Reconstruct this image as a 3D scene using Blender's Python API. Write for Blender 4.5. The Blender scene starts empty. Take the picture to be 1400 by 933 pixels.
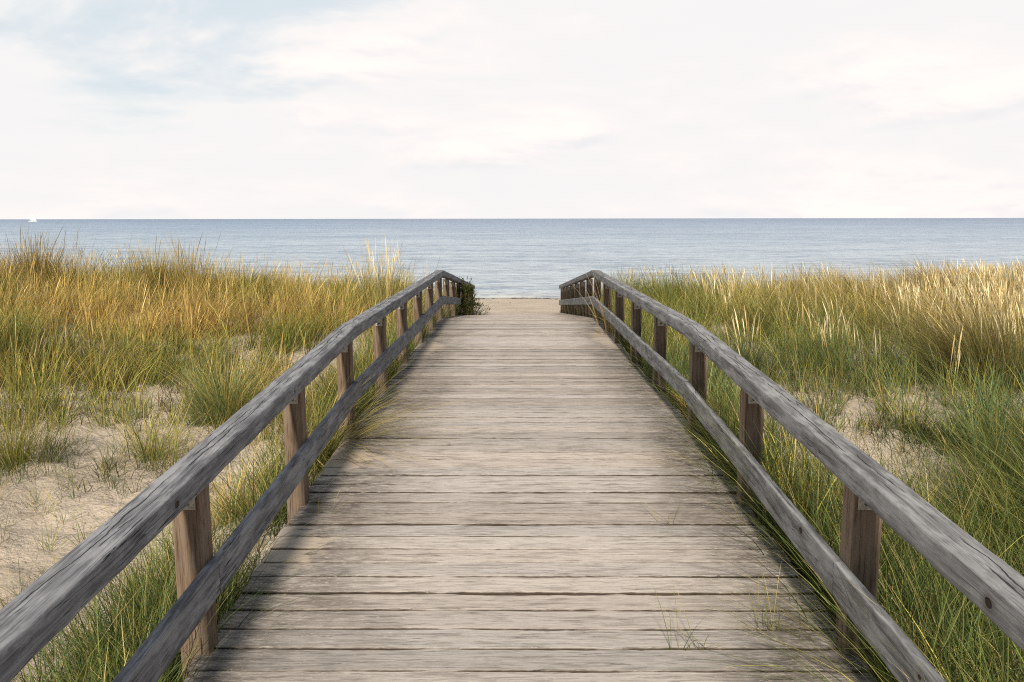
import bpy, bmesh, math, random
import numpy as np
from mathutils import Vector, Matrix, noise as mnoise

random.seed(7)
RNG = np.random.default_rng(11)
R = math.radians
scene = bpy.context.scene
COL = scene.collection
Z0 = 3.3                      # eye height above the sea

# ------------------------------------------------------------------ helpers
def tag(o, label=None, cat=None, group=None, kind=None):
    if label: o['label'] = label
    if cat: o['category'] = cat
    if group: o['group'] = group
    if kind: o['kind'] = kind
    return o

def empty(name, loc=(0, 0, 0)):
    o = bpy.data.objects.new(name, None)
    o.empty_display_size = 0.2
    COL.objects.link(o)
    o.location = loc
    return o

def mesh_obj(name, verts, faces, mats, parent=None, smooth=False, gc=None, col=None, mi=None, loc=None):
    """verts (N,3), faces (M,4) or (M,3) array or list"""
    me = bpy.data.meshes.new(name)
    verts = np.asarray(verts, dtype=np.float32)
    if isinstance(faces, np.ndarray):
        n, k = faces.shape
        me.vertices.add(len(verts)); me.vertices.foreach_set('co', verts.ravel())
        me.loops.add(n * k); me.loops.foreach_set('vertex_index', faces.astype(np.int32).ravel())
        me.polygons.add(n)
        me.polygons.foreach_set('loop_start', np.arange(0, n * k, k, dtype=np.int32))
        me.polygons.foreach_set('loop_total', np.full(n, k, dtype=np.int32))
        me.update(calc_edges=True)
    else:
        me.from_pydata([tuple(map(float, v)) for v in verts], [], faces)
        me.update()
    if gc is not None:
        a = me.attributes.new('gc', 'FLOAT_VECTOR', 'POINT')
        a.data.foreach_set('vector', np.asarray(gc, dtype=np.float32).ravel())
    if col is not None:
        a = me.attributes.new('col', 'FLOAT_COLOR', 'POINT')
        c4 = np.ones((len(verts), 4), dtype=np.float32); c4[:, :3] = col
        a.data.foreach_set('color', c4.ravel())
    if not isinstance(mats, (list, tuple)): mats = [mats]
    for m in mats: me.materials.append(m)
    if mi is not None: me.polygons.foreach_set('material_index', np.asarray(mi, dtype=np.int32))
    if smooth: me.polygons.foreach_set('use_smooth', np.ones(len(me.polygons), dtype=bool))
    o = bpy.data.objects.new(name, me)
    COL.objects.link(o)
    if loc is not None:
        o.location = loc
    if parent is not None:
        o.parent = parent
    return o

# ------------------------------------------------------------------ node helpers
class NT:
    def __init__(s, mat):
        mat.use_nodes = True
        s.t = mat.node_tree; s.t.nodes.clear(); s.L = s.t.links
    def n(s, typ, **kw):
        nd = s.t.nodes.new(typ)
        for k, v in kw.items():
            setattr(nd, k, v)
        return nd
    def set(s, sock, v):
        if hasattr(v, 'is_output') or isinstance(v, bpy.types.NodeSocket): s.L.new(v, sock)
        else: sock.default_value = v
    def math(s, op, a, b=0.0, clamp=False):
        nd = s.n('ShaderNodeMath', operation=op); nd.use_clamp = clamp
        s.set(nd.inputs[0], a); s.set(nd.inputs[1], b); return nd.outputs[0]
    def vmath(s, op, a, b=(0, 0, 0)):
        nd = s.n('ShaderNodeVectorMath', operation=op)
        s.set(nd.inputs[0], a); s.set(nd.inputs[1], b)
        return nd.outputs['Value'] if op in ('LENGTH', 'DISTANCE', 'DOT_PRODUCT') else nd.outputs[0]
    def noise(s, vec, scale=1.0, detail=4, rough=0.55, dist=0.0):
        nd = s.n('ShaderNodeTexNoise'); s.L.new(vec, nd.inputs['Vector'])
        nd.inputs['Scale'].default_value = scale; nd.inputs['Detail'].default_value = detail
        nd.inputs['Roughness'].default_value = rough; nd.inputs['Distortion'].default_value = dist
        return nd.outputs['Fac']
    def ramp(s, fac, stops, interp='LINEAR'):
        nd = s.n('ShaderNodeValToRGB'); s.set(nd.inputs[0], fac)
        cr = nd.color_ramp; cr.interpolation = interp
        while len(cr.elements) < len(stops): cr.elements.new(0.5)
        for e, (p, c) in zip(cr.elements, stops):
            e.position = p; e.color = (c, c, c, 1) if isinstance(c, (int, float)) else (*c, 1)
        return nd.outputs[0]
    def mix(s, fac, a, b, blend='MIX'):
        nd = s.n('ShaderNodeMix', data_type='RGBA', blend_type=blend)
        s.set(nd.inputs['Factor'], fac)
        for i, v in ((6, a), (7, b)):
            if isinstance(v, bpy.types.NodeSocket): s.L.new(v, nd.inputs[i])
            else: nd.inputs[i].default_value = (*v, 1)
        return nd.outputs[2]
    def smooth(s, v, a, b):
        nd = s.n('ShaderNodeMapRange', interpolation_type='SMOOTHSTEP')
        s.set(nd.inputs[0], v); nd.inputs[1].default_value = a; nd.inputs[2].default_value = b
        return nd.outputs[0]
    def bump(s, h, dist, strength=1.0, normal=None):
        nd = s.n('ShaderNodeBump'); s.set(nd.inputs['Height'], h)
        nd.inputs['Distance'].default_value = dist; nd.inputs['Strength'].default_value = strength
        if normal is not None: s.L.new(normal, nd.inputs['Normal'])
        return nd.outputs[0]
    def out(s, shader):
        o = s.n('ShaderNodeOutputMaterial'); s.L.new(shader, o.inputs['Surface'])
    def principled(s, color, rough=0.8, normal=None, spec=0.3, metal=0.0):
        p = s.n('ShaderNodeBsdfPrincipled')
        if isinstance(color, bpy.types.NodeSocket): s.L.new(color, p.inputs['Base Color'])
        else: p.inputs['Base Color'].default_value = (*color, 1)
        s.set(p.inputs['Roughness'], rough)
        p.inputs['Specular IOR Level'].default_value = spec
        p.inputs['Metallic'].default_value = metal
        if normal is not None: s.L.new(normal, p.inputs['Normal'])
        return p.outputs[0]

# ------------------------------------------------------------------ materials
def wood_material(name, dark, mid, light, silver, knots=(), traffic=False, crack=1.0, fineness=1.0, split=None):
    m = bpy.data.materials.new(name); t = NT(m)
    at = t.n('ShaderNodeAttribute', attribute_name='gc')
    gc = at.outputs['Vector']
    pos = t.n('ShaderNodeNewGeometry').outputs['Position']
    warp = t.noise(t.vmath('MULTIPLY', gc, (1.6, 5, 5)), 1.0, 2)
    wv = t.n('ShaderNodeCombineXYZ'); t.set(wv.inputs[1], t.math('MULTIPLY', warp, 0.025)); t.set(wv.inputs[2], t.math('MULTIPLY', warp, 0.02))
    g2 = t.vmath('ADD', gc, wv.outputs[0])
    fine = t.noise(t.vmath('MULTIPLY', g2, (9 * fineness, 330 * fineness, 330 * fineness)), 1.0, 3, 0.6)
    med = t.noise(t.vmath('MULTIPLY', g2, (2.6, 75 * fineness, 75 * fineness)), 1.0, 4, 0.6)
    broad = t.noise(t.vmath('MULTIPLY', gc, (4.5, 16, 16)), 1.0, 6, 0.7)
    blot = t.noise(t.vmath('MULTIPLY', gc, (7, 22, 22)), 1.0, 5, 0.65)
    grain = t.math('ADD', t.math('MULTIPLY', fine, 0.45), t.math('MULTIPLY', med, 0.55))
    c = t.ramp(grain, [(0.33, dark), (0.47, mid), (0.62, light)])
    c = t.mix(t.smooth(broad, 0.42, 0.66), c, silver)
    c = t.mix(t.math('MULTIPLY', t.smooth(grain, 0.50, 0.36), 0.6), c, dark)
    c = t.mix(t.math('MULTIPLY', t.smooth(blot, 0.56, 0.72), 0.45), c, dark)
    # long drying cracks that follow the grain
    ck = t.noise(t.vmath('MULTIPLY', g2, (0.7, 30, 30)), 1.0, 3, 0.5)
    ckm = t.noise(t.vmath('MULTIPLY', gc, (2.0, 6, 6)), 1.0, 2)
    line = t.math('MULTIPLY', t.smooth(t.math('ABSOLUTE', t.math('SUBTRACT', ck, 0.5)), 0.0065, 0.002), t.smooth(ckm, 0.50, 0.56))
    line = t.math('MULTIPLY', line, crack)
    c = t.mix(t.math('MULTIPLY', line, 0.85), c, tuple(x * 0.16 for x in dark))
    hgt = t.math('SUBTRACT', t.math('ADD', t.math('MULTIPLY', grain, 0.6), t.math('MULTIPLY', blot, 0.5)), t.math('MULTIPLY', line, 1.2))
    if traffic:
        sx = t.n('ShaderNodeSeparateXYZ'); t.L.new(pos, sx.inputs[0])
        off = t.noise(t.vmath('MULTIPLY', pos, (2.0, 1.2, 1)), 1.0, 4, 0.6)
        edge = t.math('ADD', t.math('ABSOLUTE', t.math('SUBTRACT', sx.outputs[0], 0.08)), t.math('MULTIPLY', t.math('SUBTRACT', off, 0.5), 0.9))
        em = t.smooth(edge, 0.50, 1.10)
        # footfall has polished and sanded the middle; the sides keep lichen and dirt
        worn = t.mix(0.58, c, (0.62, 0.55, 0.485))
        fl = t.noise(t.vmath('MULTIPLY', gc, (16, 90, 90)), 1.0, 4, 0.7)
        dirt = t.mix(t.smooth(t.math('ADD', t.math('MULTIPLY', blot, 0.6), t.math('MULTIPLY', fl, 0.9)), 0.62, 0.86), c, (0.105, 0.085, 0.07))
        dirt = t.mix(t.math('MULTIPLY', t.smooth(fl, 0.60, 0.68), 0.7), dirt, (0.55, 0.49, 0.40))
        c = t.mix(em, worn, dirt)
        streak = t.noise(t.vmath('MULTIPLY', gc, (9, 150, 150)), 1.0, 5, 0.75)
        c = t.mix(t.math('MULTIPLY', t.smooth(streak, 0.50, 0.66), 0.75), c, (0.17, 0.14, 0.115))
        patch = t.noise(t.vmath('MULTIPLY', gc, (5.0, 32, 32)), 1.0, 4, 0.6)
        c = t.mix(t.math('MULTIPLY', t.smooth(patch, 0.50, 0.66), 0.5), c, (0.22, 0.185, 0.16))
        fleck = t.noise(t.vmath('MULTIPLY', gc, (30, 160, 160)), 1.0, 3, 0.7)
        c = t.mix(t.math('MULTIPLY', t.smooth(fleck, 0.62, 0.67), 0.7), c, (0.66, 0.60, 0.50))
        for (dx, dy, rx, ry) in ((-1.14, 3.70, 0.28, 0.26), (-1.12, 4.95, 0.24, 0.4), (-1.12, 9.3, 0.30, 1.0), (1.20, 10.3, 0.30, 1.0), (-1.10, 2.2, 0.12, 0.3)):
            dd = t.vmath('LENGTH', t.vmath('MULTIPLY', t.vmath('SUBTRACT', pos, (dx, dy, 0)), (1 / rx, 1 / ry, 0)))
            dd = t.math('ADD', dd, t.math('ADD', t.math('MULTIPLY', t.math('SUBTRACT', blot, 0.5), 1.3), t.math('MULTIPLY', t.math('SUBTRACT', off, 0.5), 1.6)))
            c = t.mix(t.smooth(dd, 0.95, 0.70), c, (0.40, 0.335, 0.265))
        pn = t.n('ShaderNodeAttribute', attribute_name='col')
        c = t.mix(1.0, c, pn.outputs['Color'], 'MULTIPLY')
    if split is not None:
        ps = t.n('ShaderNodeSeparateXYZ'); t.L.new(pos, ps.inputs[0])
        cy_ = t.n('ShaderNodeCombineXYZ'); t.set(cy_.inputs[1], t.math('MULTIPLY', ps.outputs[1], 1.0))
        nrm = t.n('ShaderNodeSeparateXYZ'); t.L.new(t.n('ShaderNodeNewGeometry').outputs['Normal'], nrm.inputs[0])
        for (q, sc_) in enumerate((1.7, 3.1)):
            vv = t.vmath('ADD', t.vmath('MULTIPLY', cy_.outputs[0], (1, sc_, 1)), (7.3 * q + split * 3, 0, 2))
            wob = t.math('ADD', t.math('MULTIPLY', t.math('SUBTRACT', t.noise(vv, 1.0, 5, 0.6), 0.5), 0.075), split + (0.012 if q else -0.014))
            on = t.smooth(t.noise(t.vmath('ADD', vv, (0, 31, 0)), 0.9, 2), 0.44 + 0.05 * q, 0.50 + 0.05 * q)
            wd = t.math('MULTIPLY', t.noise(t.vmath('ADD', vv, (5, 0, 0)), 4.0, 2), 0.0050)
            dc = t.math('DIVIDE', t.math('ABSOLUTE', t.math('SUBTRACT', ps.outputs[0], wob)), wd)
            lm = t.math('MULTIPLY', t.math('MULTIPLY', t.smooth(dc, 1.0, 0.5), on), t.smooth(nrm.outputs[2], 0.5, 0.8))
            c = t.mix(t.math('MULTIPLY', lm, 0.9), c, (0.03, 0.028, 0.027))
            hgt = t.math('SUBTRACT', hgt, t.math('MULTIPLY', lm, 2.0))
    for (kx, ky, kz, r) in knots:
        dv = t.vmath('MULTIPLY', t.vmath('SUBTRACT', pos, (kx, ky, kz)), (0.5, 0.75, 1.0))
        d = t.math('ADD', t.vmath('LENGTH', dv), t.math('MULTIPLY', t.math('SUBTRACT', blot, 0.5), 0.012))
        ring = t.smooth(d, r * 2.6, r)
        c = t.mix(t.math('MULTIPLY', ring, 0.55), c, (0.12, 0.095, 0.08))
        c = t.mix(t.smooth(d, r, r * 0.7), c, (0.045, 0.030, 0.021))
        hgt = t.math('SUBTRACT', hgt, t.math('MULTIPLY', t.smooth(d, r, r * 0.6), 2.0))
    nb = t.bump(hgt, 0.006, 1.0)
    t.out(t.principled(c, 0.82, nb, 0.25))
    return m

def grass_material():
    m = bpy.data.materials.new('grass_blades'); t = NT(m)
    at = t.n('ShaderNodeAttribute', attribute_name='col')
    pr = t.principled(at.outputs['Color'], 0.65, None, 0.12)
    tr = t.n('ShaderNodeBsdfTranslucent')
    t.L.new(at.outputs['Color'], tr.inputs['Color'])
    mx = t.n('ShaderNodeMixShader'); mx.inputs[0].default_value = 0.24
    t.L.new(pr, mx.inputs[1]); t.L.new(tr.outputs[0], mx.inputs[2])
    t.out(mx.outputs[0])
    return m

def sand_material():
    m = bpy.data.materials.new('dune_sand'); t = NT(m)
    pos = t.n('ShaderNodeNewGeometry').outputs['Position']
    a = t.noise(pos, 0.9, 5, 0.6); b = t.noise(pos, 6, 4, 0.55); g = t.noise(pos, 420, 2, 0.8)
    lump = t.noise(pos, 26, 4, 0.6)
    c = t.ramp(a, [(0.3, (0.47, 0.385, 0.29)), (0.7, (0.64, 0.535, 0.42))])
    c = t.mix(t.math('MULTIPLY', t.smooth(b, 0.52, 0.72), 0.35), c, (0.34, 0.25, 0.165))
    c = t.mix(t.math('MULTIPLY', t.smooth(g, 0.58, 0.7), 0.45), c, (0.24, 0.17, 0.11))
    lit = t.noise(t.vmath('MULTIPLY', pos, (1, 1, 1)), 70, 3, 0.6)
    litm = t.noise(pos, 2.3, 3, 0.6)
    c = t.mix(t.math('MULTIPLY', t.smooth(lit, 0.66, 0.70), t.smooth(litm, 0.45, 0.6)), c, (0.10, 0.07, 0.045))
    sx = t.n('ShaderNodeSeparateXYZ'); t.L.new(pos, sx.inputs[0])
    wet = t.smooth(t.math('ADD', sx.outputs[2], t.math('MULTIPLY', a, 0.06)), 0.13, 0.03)
    c = t.mix(wet, c, (0.20, 0.15, 0.105))
    h = t.math('ADD', t.math('ADD', t.math('MULTIPLY', b, 1.0), t.math('MULTIPLY', lump, 0.55)), t.math('MULTIPLY', g, 0.05))
    nb = t.bump(h, 0.05, 1.0)
    t.out(t.principled(c, 0.9, nb, 0.2))
    return m

def sea_material():
    m = bpy.data.materials.new('sea_water'); t = NT(m)
    pos = t.n('ShaderNodeNewGeometry').outputs['Position']
    sx = t.n('ShaderNodeSeparateXYZ'); t.L.new(pos, sx.inputs[0])
    y = sx.outputs[1]
    def wv(a, b, d=4, r=0.6): return t.noise(t.vmath('MULTIPLY', pos, (a, b, 1)), 1.0, d, r, 0.3)
    w1 = wv(1.1, 2.6); w2 = wv(0.32, 0.8); w3 = wv(0.09, 0.24); w4 = wv(0.012, 0.045); w5 = wv(0.003, 0.011)
    ly = t.math('LOGARITHM', t.math('MAXIMUM', y, 1.0), 10.0)      # 1.54 = shore, 3 = 1 km
    depth = t.math('ADD', ly, t.math('MULTIPLY', t.math('SUBTRACT', w5, 0.5), 0.5))
    c = t.ramp(t.math('DIVIDE', t.math('SUBTRACT', depth, 1.5), 2.5),
               [(0.0, (0.55, 0.54, 0.48)), (0.03, (0.46, 0.52, 0.55)), (0.22, (0.38, 0.47, 0.55)), (0.42, (0.22, 0.33, 0.46)), (0.7, (0.075, 0.16, 0.30))])
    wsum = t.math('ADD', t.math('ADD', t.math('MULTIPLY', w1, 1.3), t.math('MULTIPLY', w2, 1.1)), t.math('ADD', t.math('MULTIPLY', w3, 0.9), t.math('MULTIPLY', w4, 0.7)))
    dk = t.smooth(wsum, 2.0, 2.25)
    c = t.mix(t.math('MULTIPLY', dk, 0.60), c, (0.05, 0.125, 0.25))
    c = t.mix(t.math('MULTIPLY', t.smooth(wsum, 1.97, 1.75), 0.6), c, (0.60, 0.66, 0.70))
    h = t.math('ADD', t.math('MULTIPLY', w1, 0.25), t.math('ADD', w2, t.math('MULTIPLY', w3, 3.0)))
    nb = t.bump(h, 0.8, 1.0)
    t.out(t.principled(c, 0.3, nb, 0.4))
    return m

def plain(name, color, rough=0.6, metal=0.0, spec=0.4, var=0.25, scale=30):
    m = bpy.data.materials.new(name); t = NT(m)
    pos = t.n('ShaderNodeNewGeometry').outputs['Position']
    n = t.noise(pos, scale, 4, 0.6)
    c = t.mix(t.smooth(n, 0.4, 0.7), color, tuple(x * (1 - var) for x in color))
    t.out(t.principled(c, rough, t.bump(n, 0.001, 0.5), spec, metal))
    return m

GRASS = grass_material()
SAND = sand_material()
SEA = sea_material()
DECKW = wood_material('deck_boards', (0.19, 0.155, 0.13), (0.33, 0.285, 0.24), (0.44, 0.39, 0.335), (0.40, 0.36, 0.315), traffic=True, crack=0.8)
POSTW = wood_material('post_timber', (0.07, 0.045, 0.028), (0.185, 0.125, 0.08), (0.28, 0.20, 0.135), (0.24, 0.182, 0.135))
BEAMW = wood_material('under_beam_timber', (0.06, 0.045, 0.035), (0.12, 0.09, 0.07), (0.17, 0.13, 0.10), (0.12, 0.10, 0.085))
METAL = plain('galvanised_steel', (0.52, 0.48, 0.40), 0.6, 0.15, 0.5, 0.35, 60)
BOLT = plain('dark_bolt', (0.03, 0.028, 0.028), 0.5, 0.3)
KELP = plain('washed_up_seaweed', (0.035, 0.025, 0.018), 0.8)
HULL = plain('white_gelcoat', (0.8, 0.8, 0.8), 0.3, 0, 0.5, 0.03)
SAIL = plain('white_sailcloth', (0.82, 0.82, 0.80), 0.8, 0, 0.2, 0.03)
TWIG = plain('dry_twig_bark', (0.085, 0.055, 0.035), 0.9, 0, 0.2, 0.4, 80)

# ------------------------------------------------------------------ boardwalk profile and terrain
YK, YP, YE = 5.55, 12.45, 21.9
def deck_z(Y):
    Y = np.asarray(Y, dtype=float)
    a = Z0 - 1.70 + 0.0465 * Y
    zk = Z0 - 1.70 + 0.0465 * YK
    zp = Z0 - 1.497
    b = zk + (zp - zk) * (Y - YK) / (YP - YK)
    c = zp - 0.1045 * (Y - YP)
    return np.where(Y < YK, a, np.where(Y < YP, b, c))

def sstep(a, b, x):
    t = np.clip((np.asarray(x, dtype=float) - a) / (b - a), 0, 1)
    return t * t * (3 - 2 * t)

_ph = RNG.uniform(0, 6.28, (40,)); _an = RNG.uniform(0, 6.28, (40,))
def vnoise(x, y, f=1.0, k0=0, oct_=4):
    """cheap smooth pseudo-noise from rotated sines, about -1..1"""
    s = 0.0; amp = 1.0; tot = 0.0
    for i in range(oct_):
        for j in range(3):
            k = (k0 + i * 3 + j) % 40
            ca, sa = math.cos(_an[k]), math.sin(_an[k])
            s = s + amp * np.sin(f * (x * ca + y * sa) + _ph[k] + 1.3 * np.sin(f * 0.6 * (-x * sa + y * ca) + _ph[(k + 7) % 40]))
        tot += amp * 2.0
        f *= 1.9; amp *= 0.55
    return s / tot

XC = 0.045
def ground_z(x, Y):
    x = np.asarray(x, dtype=float); Y = np.asarray(Y, dtype=float)
    a = np.abs(x - XC)
    clear = np.interp(Y, [0, 2, 5.5, 12, 18, 22], [0.34, 0.28, 0.17, 0.12, 0.10, 0.06])
    path = deck_z(np.minimum(Y, 22.0)) - clear
    left = np.interp(Y, [-3, 2, 6, 9, 12, 14.5, 16.5], [-2.25, -2.12, -1.97, -1.84, -1.68, -1.61, -1.63])
    right = np.interp(Y, [-3, 2, 6, 9, 12, 14.5, 16.5], [-2.2, -2.08, -1.88, -1.78, -1.70, -1.66, -1.66])
    left = left + 0.055 * np.clip(-x - 4, 0, 9) * sstep(7, 13, Y)
    right = right + 0.012 * np.clip(x - 4, 0, 9) * sstep(7, 13, Y)
    dune = Z0 + np.where(x < 0, left, right)
    dune = dune + 0.09 * vnoise(x, Y, 0.9, 0, 3) * sstep(0.2, 3, Y) + 0.035 * vnoise(x, Y, 3.5, 9, 3)
    w = sstep(1.25, 2.3, a)
    dune = dune + (0.024 * vnoise(x, Y, 11, 11, 2) + 0.018 * vnoise(x, Y, 21, 24, 2)) * sstep(11, 8, Y)
    z = path * (1 - w) + dune * w + 0.012 * vnoise(x, Y, 7, 3, 2) * (1 - w)
    beach = (34.5 - Y) * 0.0655 + 0.022 * vnoise(x, Y, 1.6, 5, 3) * sstep(20, 24, Y)
    front = sstep(16.5, 23.5, Y + 0.6 * vnoise(x * 0.5, Y * 0.2, 1.0, 20, 2))
    front = np.where(a < 1.6, sstep(19.5, 22.0, Y), front)
    wb = sstep(1.3, 2.6, a)
    fr = sstep(21.0, 22.0, Y) * (1 - wb) + front * wb
    z = z * (1 - fr) + beach * fr
    return z

# ------------------------------------------------------------------ ground, sea
def grid_obj(name, xs, ys, zf, mat, smooth=True):
    X, Y = np.meshgrid(xs, ys)
    Z = zf(X, Y)
    V = np.stack([X, Y, Z], -1).reshape(-1, 3)
    nx, ny = len(xs), len(ys)
    i = (np.arange(ny - 1)[:, None] * nx + np.arange(nx - 1)[None, :]).ravel()
    F = np.stack([i, i + 1, i + nx + 1, i + nx], -1)
    return mesh_obj(name, V, F, mat, smooth=smooth)

def spaced(core0, core1, step, out0, out1, growth=1.18):
    c = list(np.arange(core0, core1 + 1e-6, step)); s = step; v = core1
    while v < out1: s *= growth; v += s; c.append(v)
    s = step; v = core0; l = []
    while v > out0: s *= growth; v -= s; l.append(v)
    return np.array(l[::-1] + c)

g = grid_obj('sand_ground', spaced(-9, 9, 0.06, -900, 900), spaced(0.5, 22, 0.06, -80, 60, 1.12), ground_z, SAND)
tag(g, 'pale beige dune sand and beach running down to the sea', 'sand', kind='structure')

sx = spaced(-40, 40, 8, -30000, 30000, 1.5)
sy = spaced(31, 60, 3, 30, 40000, 1.4)
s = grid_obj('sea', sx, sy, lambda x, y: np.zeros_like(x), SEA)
tag(s, 'calm blue sea reaching to the horizon', 'sea', kind='structure')

# ------------------------------------------------------------------ boardwalk
def rounded_section(w, h, r, n=3):
    """closed outline, (across, up) pairs centred on 0, top at 0"""
    pts = []
    for (cx, cy, a0) in ((w / 2 - r, -r, 0), (-w / 2 + r, -r, 90), (-w / 2 + r, -h + r, 180), (w / 2 - r, -h + r, 270)):
        for k in range(n + 1):
            a = R(a0 + 90 * k / n)
            pts.append((cx + r * math.cos(a), cy + r * math.sin(a)))
    # add points along flats
    out = []
    for i, p in enumerate(pts):
        q = pts[(i + 1) % len(pts)]
        out.append(p)
        L = math.dist(p, q)
        if L > 0.02:
            m = max(1, int(L / 0.012))
            for j in range(1, m): out.append((p[0] + (q[0] - p[0]) * j / m, p[1] + (q[1] - p[1]) * j / m))
    return out

def sweep(path, section, step, rough=0.0015, seed=0, waves=0.003, cut=0.0):
    """path: list of Vector; returns verts, faces, gc. Section across = horizontal, up = world z."""
    ts = [0.0]
    for a, b in zip(path, path[1:]): ts.append(ts[-1] + (b - a).length)
    total = ts[-1]
    stations = sorted(set([round(x, 4) for x in ts] + [round(x, 4) for x in np.linspace(0, total, max(2, int(total / step)))]))
    V, G = [], []
    m = len(section)
    off = Vector((random.uniform(0, 50), random.uniform(0, 20), random.uniform(0, 20)))
    for s_ in stations:
        k = 0
        while k < len(ts) - 2 and s_ > ts[k + 1]: k += 1
        u = (s_ - ts[k]) / (ts[k + 1] - ts[k])
        c = path[k].lerp(path[k + 1], u)
        d = (path[k + 1] - path[k]); d.z = 0; d.normalize()
        side = Vector((d.y, -d.x, 0))
        wob = Vector((mnoise.noise(Vector((s_ * 0.9, seed, 0))), 0, mnoise.noise(Vector((s_ * 0.9, seed, 9))))) * waves
        for (a, b) in section:
            p = c + side * a + Vector((0, 0, b)) + wob
            nn = mnoise.noise(Vector((s_ * 9, a * 40 + seed, b * 40))) * rough + mnoise.noise(Vector((s_ * 40, a * 90 + seed, b * 90))) * rough * 0.5
            rr = Vector((a, b)); L = rr.length or 1
            p = p + side * (a / L * nn) + Vector((0, 0, b / L * nn))
            V.append(p); G.append((s_ + off.x, a + off.y, b + off.z))
    F = []
    for i in range(len(stations) - 1):
        for j in range(m):
            j2 = (j + 1) % m
            F.append((i * m + j, i * m + j2, (i + 1) * m + j2, (i + 1) * m + j))
    n = len(stations)
    # end caps as fans
    for (st, flip) in ((0, False), (n - 1, True)):
        c = Vector((0, 0, 0))
        for j in range(m): c += V[st * m + j]
        c /= m
        ci = len(V); V.append(c)
        gg = np.mean([G[st * m + j] for j in range(m)], axis=0); G.append(tuple(gg))
        for j in range(m):
            j2 = (j + 1) % m
            F.append((ci, st * m + j2, st * m + j) if not flip else (ci, st * m + j, st * m + j2))
    return V, F, G

def cap_mi(F, section):
    return [0] * (len(F) - 2 * len(section)) + [1] * (2 * len(section))

def recalc(o):
    bm = bmesh.new(); bm.from_mesh(o.data)
    bmesh.ops.recalc_face_normals(bm, faces=bm.faces)
    bm.to_mesh(o.data); bm.free()

DL, DR = -1.15, 1.24
def make_deck(parent):
    V, F, G, C = [], [], [], []
    pitch = 0.140; y0 = 2.70 - 30 * pitch + 0.004
    k = 0
    while True:
        ya = y0 + k * pitch; k += 1
        if ya > YE: break
        near = ya < 6
        n = 110 if near else (48 if ya < 13 else 20)
        base = len(V)
        seed = random.uniform(0, 100)
        gx = (random.uniform(0, 60), random.uniform(0, 30), random.uniform(0, 30))
        dz = random.uniform(-0.0025, 0.0025); tw = random.uniform(-0.004, 0.004); tx = random.uniform(-0.003, 0.003)
        cup = random.uniform(-0.0015, 0.002)
        tint = 1 + random.uniform(-0.17, 0.12) * (1 if near else 1.3); wm = random.uniform(-0.025, 0.025)
        tc = (tint * (1 + wm), tint, tint * (1 - wm))
        xl = DL + random.uniform(-0.012, 0.010); xr = DR + random.uniform(-0.010, 0.014)
        g0 = random.uniform(0.0052, 0.0080) if near else random.uniform(0.0075, 0.0125)
        amp = 0.0046
        prof = [(0.0, -0.034), (0.0, -0.0045), (0.10, 0.0), (0.35, 0.0), (0.65, 0.0), (0.90, 0.0), (1.0, -0.0045), (1.0, -0.034)]
        tilt = 0
        for i in range(n + 1):
            u = i / n; x = xl + (xr - xl) * u
            e = []
            for q in (0, 1):
                en = mnoise.noise(Vector((x * 1.4, seed + q * 31, 0))) * 1.3 + 0.5 * mnoise.noise(Vector((x * 9, seed + q * 31, 3)))
                en2 = abs(mnoise.noise(Vector((x * 38, seed + q * 7, 5)))) * 0.006 if near else 0
                # boards touch where the gap is packed with sand
                pk = max(math.exp(-((x + 0.27 + 0.05 * math.sin(seed + q)) / 0.06) ** 2), 0.8 * math.exp(-((x - 0.40 + 0.06 * math.sin(seed * 2 + q)) / 0.06) ** 2))
                e.append(max(-0.0022, (g0 + amp * en) * (1 - pk) - 0.001 * pk) + en2 * (1 if en > 0 else 0.2))
            for (pv, pz) in prof:
                lo = ya + e[0]; hi = ya + pitch - e[1]
                w_in = lo + (hi - lo) * pv
                if 0 < pv < 1: w_in = (lo + 0.0035) if pv == 0.10 else ((hi - 0.0035) if pv == 0.90 else w_in)
                rz = mnoise.noise(Vector((x * 14, w_in * 60, seed))) * 0.0011 if pz == 0 else 0
                chip = -abs(mnoise.noise(Vector((x * 30, seed, pv * 9)))) * 0.006 if (pz == -0.0045 and near) else 0
                z = float(deck_z(ya + pitch / 2)) + (w_in - ya - pitch / 2) * (0.0465 if ya < YK else (-0.008 if ya < YP else -0.1045)) \
                    + pz + dz + tw * (pv - .5) + tx * (u - .5) + cup * (abs(pv - .5) * 2) ** 2 + rz + chip
                V.append((x, w_in, z)); G.append((x + gx[0], w_in - ya + gx[1], pz + gx[2])); C.append(tc if pz == 0 else ((0.10, 0.08, 0.07) if pz < -0.02 else (0.20, 0.175, 0.15)))  # plank sides and bevels coloured dark: gap shade put into the colour
        m = len(prof)
        for i in range(n):
            for j in range(m):
                j2 = (j + 1) % m
                a = base + i * m
                F.append((a + j, a + m + j, a + m + j2, a + j2))
        F.append(tuple(base + j for j in range(m)))
        F.append(tuple(base + n * m + j for j in reversed(range(m))))
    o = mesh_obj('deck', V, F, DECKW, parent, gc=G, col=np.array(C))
    return o

bw = empty('boardwalk', (0, 0, 0))
tag(bw, 'weathered beige plank boardwalk leading over the dunes down to the beach', 'boardwalk')
deck = make_deck(bw)
for (bx, lab) in ((DL + 0.10, None), (-0.27, None), (0.40, None), (DR - 0.11, None)):
    pth = [Vector((bx, y, float(deck_z(y)) - 0.037)) for y in (-1.4, YK, YP, YE - 0.2)]
    V, F, G = sweep(pth, rounded_section(0.07, 0.16, 0.006, 1), 0.6, 0.001, bx)
    o = mesh_obj('joist', V, F, BEAMW, bw, gc=G); recalc(o)

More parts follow.
